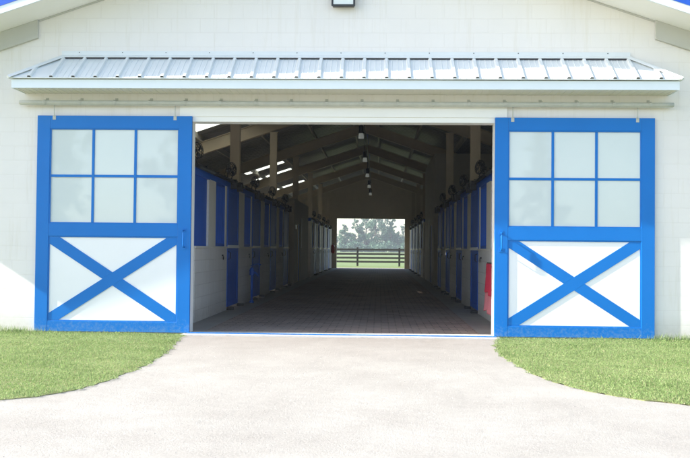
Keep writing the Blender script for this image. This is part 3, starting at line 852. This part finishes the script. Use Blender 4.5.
# ------------------------------------------------------------------ trees
def crown_cloud(blobs, nleaf, size, seed, flat=.8):
    r = np.random.default_rng(seed); out = []
    tot = sum(b[3]**2 for b in blobs)
    for (cx, cy, cz, rad) in blobs:
        n = int(nleaf*rad**2/tot)
        # clumps on the blob surface
        nc = max(6, int(n/28)); cd = r.normal(size=(nc, 3)); cd /= np.linalg.norm(cd, axis=1)[:, None]
        cc = cd*rad*r.uniform(.55, 1.08, (nc, 1))*np.array([1, 1, flat])
        idx = r.integers(0, nc, n); p = cc[idx]+r.normal(0, rad*.16, (n, 3))
        p += np.array([cx, cy, cz])
        a = r.normal(size=(n, 3)); a /= np.linalg.norm(a, axis=1)[:, None]; b = np.cross(a, r.normal(size=(n, 3))); b /= np.linalg.norm(b, axis=1)[:, None]
        s = size*r.uniform(.6, 1.3, (n, 1))
        out.append(np.stack([p-a*s, p-b*s*.6, p+a*s, p+b*s*.6], 1).reshape(-1, 3))
    return np.concatenate(out)
def tree(x, y, H, W, seed, mat, label, group, lowcrown=.15, size=.22, nleaf=4200, nb=26):
    r = random.Random(seed); root = empty('broadleaf_tree', (x, y, -.03), label=label, cat='tree', group=group)
    tr = MB(); pts = [(0,0,0), (r.uniform(-.1,.1), 0, H*.25), (r.uniform(-.3,.3), r.uniform(-.2,.2), H*.55), (r.uniform(-.4,.4), 0, H*.85)]
    tr.tube(pts, [H*.028, H*.02, H*.012, H*.004], 8)
    blobs = []
    for k in range(nb):
        t = (k+.5)/nb; z = H*(lowcrown+(1-lowcrown-.1)*t)
        prof = math.sin(math.pi*min(1, .18+.82*(1-abs(t-.42)*1.25)))**.5 if t < .98 else .3
        rr = W/2*(.35+.75*math.sin(math.pi*(.12+.8*t))); a = r.uniform(0, 6.28); d = rr*r.uniform(.25, .75)
        bx_, by_ = d*math.cos(a), d*math.sin(a); rad = W*r.uniform(.12, .24)*(1.15-.5*t)
        blobs.append((bx_, by_, z, rad))
        p = Vector(pts[1]).lerp(Vector(pts[3]), max(0, t-.15)); tr.tube([p, p.lerp(Vector((bx_, by_, z)), .6)+Vector((0,0,-.1)), (bx_, by_, z)], [H*.009, H*.006, H*.002], 5)
    tr.build('trunk', 'bark', root)
    raw('crown', mat, crown_cloud(blobs, nleaf, size, seed), 4, root)
    return root
TY = 150
def wx(px, y):  # only used to choose bearings of the far trees as seen down the aisle
    return .53 + (px-379)/800*(y+11.2)
spec = [  # bearing, distance, height, width, kind
    (322, 330, 13, 8, 0), (331, 338, 11.5, 7, 1), (344.5, 326, 12.8, 6.2, 0), (351, 336, 9.0, 4.4, 1), (358, 330, 15.0, 7.0, 0), (366, 340, 18.5, 8.2, 1), (375, 328, 19.5, 8.6, 0),
    (384, 338, 18.0, 8.2, 1), (391, 330, 16.0, 6.2, 0), (397.5, 334, 9.5, 5.0, 1), (402, 328, 7.4, 4.4, 0), (409, 334, 15.5, 8.0, 1), (418, 330, 16.5, 9.0, 0), (428, 336, 15, 9.0, 1), (440, 332, 16, 10, 0)]
pos_words = ['first', 'second', 'third', 'fourth', 'fifth', 'sixth', 'seventh', 'eighth', 'ninth', 'tenth', 'eleventh', 'twelfth', 'thirteenth', 'fourteenth', 'fifteenth']
order = sorted(range(len(spec)), key=lambda i: spec[i][0])
for rank, i in enumerate(order):
    px, yy, H, W, kd = spec[i]
    shape = 'tall' if H > 14.5 else ('low' if H < 10 else 'middling')
    tree(wx(px, yy), yy, H, W, 100+i, ['leaf', 'leaf2'][kd], '%s %s tree beyond the pasture fence, %s from the left in the tree line' % (shape, ['green', 'grey green'][kd], pos_words[rank]), 'trees beyond the pasture', nleaf=13000, lowcrown=.05, size=.20)
# scrub along the tree line
pts = []
r_ = np.random.default_rng(5)
bl = [(x, 322+r_.uniform(-4, 4), r_.uniform(.6, 2.6), r_.uniform(1.5, 2.8)) for x in np.arange(-50, 40, 2.2)]
tag(raw('undergrowth', 'leaf2', crown_cloud(bl, 30000, .25, 9), 4), 'low hazy undergrowth at the foot of the far tree line', 'undergrowth', kind='stuff')
# trees behind the camera: they only show as faint reflections in the door panes
def conifer(x, y, H, W, seed, label):
    root = empty('conifer_tree', (x, y, -.03), label=label, cat='tree')
    MB().tube([(0,0,0), (.1,0,H*.5), (0,0,H*.98)], [H*.02, H*.013, .03], 8).build('trunk', 'bark', root)
    blobs = []; r = random.Random(seed)
    for k in range(46):
        t = k/46; rr = W/2*(1-t)**.8; a = k*2.4; d = rr*r.uniform(.3, .95)
        blobs.append((d*math.cos(a), d*math.sin(a), H*(.10+.88*t), .35+.9*(1-t)*r.uniform(.6, 1)))
    raw('crown', 'needle', crown_cloud(blobs, 9000, .17, seed, flat=.45), 4, root)
tree(-30.5, -60, 17, 10, 201, 'leaf', 'broad tree behind the viewer mirrored in the outer panes of the left door', None, nleaf=16000, size=.16, lowcrown=.08, nb=40)
tree(-18.2, -64, 16, 8.5, 202, 'leaf', 'slimmer tree behind the viewer mirrored in the inner panes of the left door', None, nleaf=14000, size=.16, lowcrown=.08, nb=36)
conifer(15.0, -62, 12.5, 6.5, 4, 'tall conifer behind the viewer mirrored in the right door panes')
bl = [(x, -95+r_.uniform(-5, 5), r_.uniform(.6, 2.4), r_.uniform(1.3, 2.4)) for x in np.arange(-50, 46, 2.2)]
tag(raw('hedgerow', 'leaf', crown_cloud(bl, 14000, .35, 12), 4), 'distant hedgerow behind the viewer', 'hedge', kind='stuff')

# ------------------------------------------------------------------ air
m = bpy.data.materials.new('hazy_air'); m.use_nodes = True; nt = m.node_tree; nt.nodes.clear()
pv = nt.nodes.new('ShaderNodeVolumePrincipled'); pv.inputs['Color'].default_value = (.82, .88, .95, 1); pv.inputs['Density'].default_value = .00065
pv.inputs['Anisotropy'].default_value = .3
mo_ = nt.nodes.new('ShaderNodeOutputMaterial'); nt.links.new(pv.outputs[0], mo_.inputs['Volume']); M['haze'] = m
tag(MB().box(-420, 420, -140, 420, -1.03, 26).build('haze', 'haze'), 'thin pale summer haze over the pasture', 'haze', kind='stuff')

# ------------------------------------------------------------------ sky, sun, camera
KX, KZ = 7.5, 4.75
el = math.atan2(KZ, math.hypot(KX, 1)); dirv = Vector((KX, 1, -KZ)).normalized()   # direction the light travels
to = -dirv
w = bpy.data.worlds.new('World'); scene.world = w; w.use_nodes = True; nt = w.node_tree
sky = nt.nodes.new('ShaderNodeTexSky'); sky.sky_type = 'NISHITA'; sky.sun_disc = False
sky.sun_elevation = el; sky.sun_rotation = math.atan2(to.x, to.y); sky.air_density = 1.0; sky.dust_density = 1.5; sky.ozone_density = 1.0
bg = nt.nodes['Background']; bg.inputs[1].default_value = .145; nt.links.new(sky.outputs[0], bg.inputs[0])
sun = bpy.data.lights.new('sun', 'SUN'); sun.energy = 4.8; sun.angle = R(.55); sun.color = (1, .955, .88)
so_ = bpy.data.objects.new('sun', sun); COL.objects.link(so_); so_.rotation_euler = dirv.to_track_quat('-Z', 'Y').to_euler(); so_.location = (-30, -5, 20)

yaw, pitch, roll, ppx, ppy, cx = .0297, .0197, .0094, 355.49, 233.27, .5302
F = Vector((-math.sin(yaw)*math.cos(pitch), math.cos(yaw)*math.cos(pitch), math.sin(pitch)))
Rt = F.cross(Vector((0,0,1))).normalized(); U = Rt.cross(F)
R2 = Rt*math.cos(roll)+U*math.sin(roll); U2 = U*math.cos(roll)-Rt*math.sin(roll)
cam = bpy.data.cameras.new('camera'); co = bpy.data.objects.new('camera', cam); COL.objects.link(co)
mat = Matrix.Identity(4)
for i in range(3): mat[i][0] = R2[i]; mat[i][1] = U2[i]; mat[i][2] = -F[i]
mat[0][3], mat[1][3], mat[2][3] = cx, -11.2, 1.22
co.matrix_world = mat
cam.sensor_width = 36; cam.lens = 800/690*36; cam.shift_x = -(ppx-345)/690; cam.shift_y = (ppy-229)/690
cam.clip_end = 3000; cam.clip_start = .05
scene.camera = co
vs = scene.view_settings; vs.view_transform = 'Standard'; vs.look = 'None'; vs.gamma = 1; vs.use_curve_mapping = False; vs.exposure = 1.62
scene.cycles.max_bounces = 10; scene.cycles.diffuse_bounces = 6
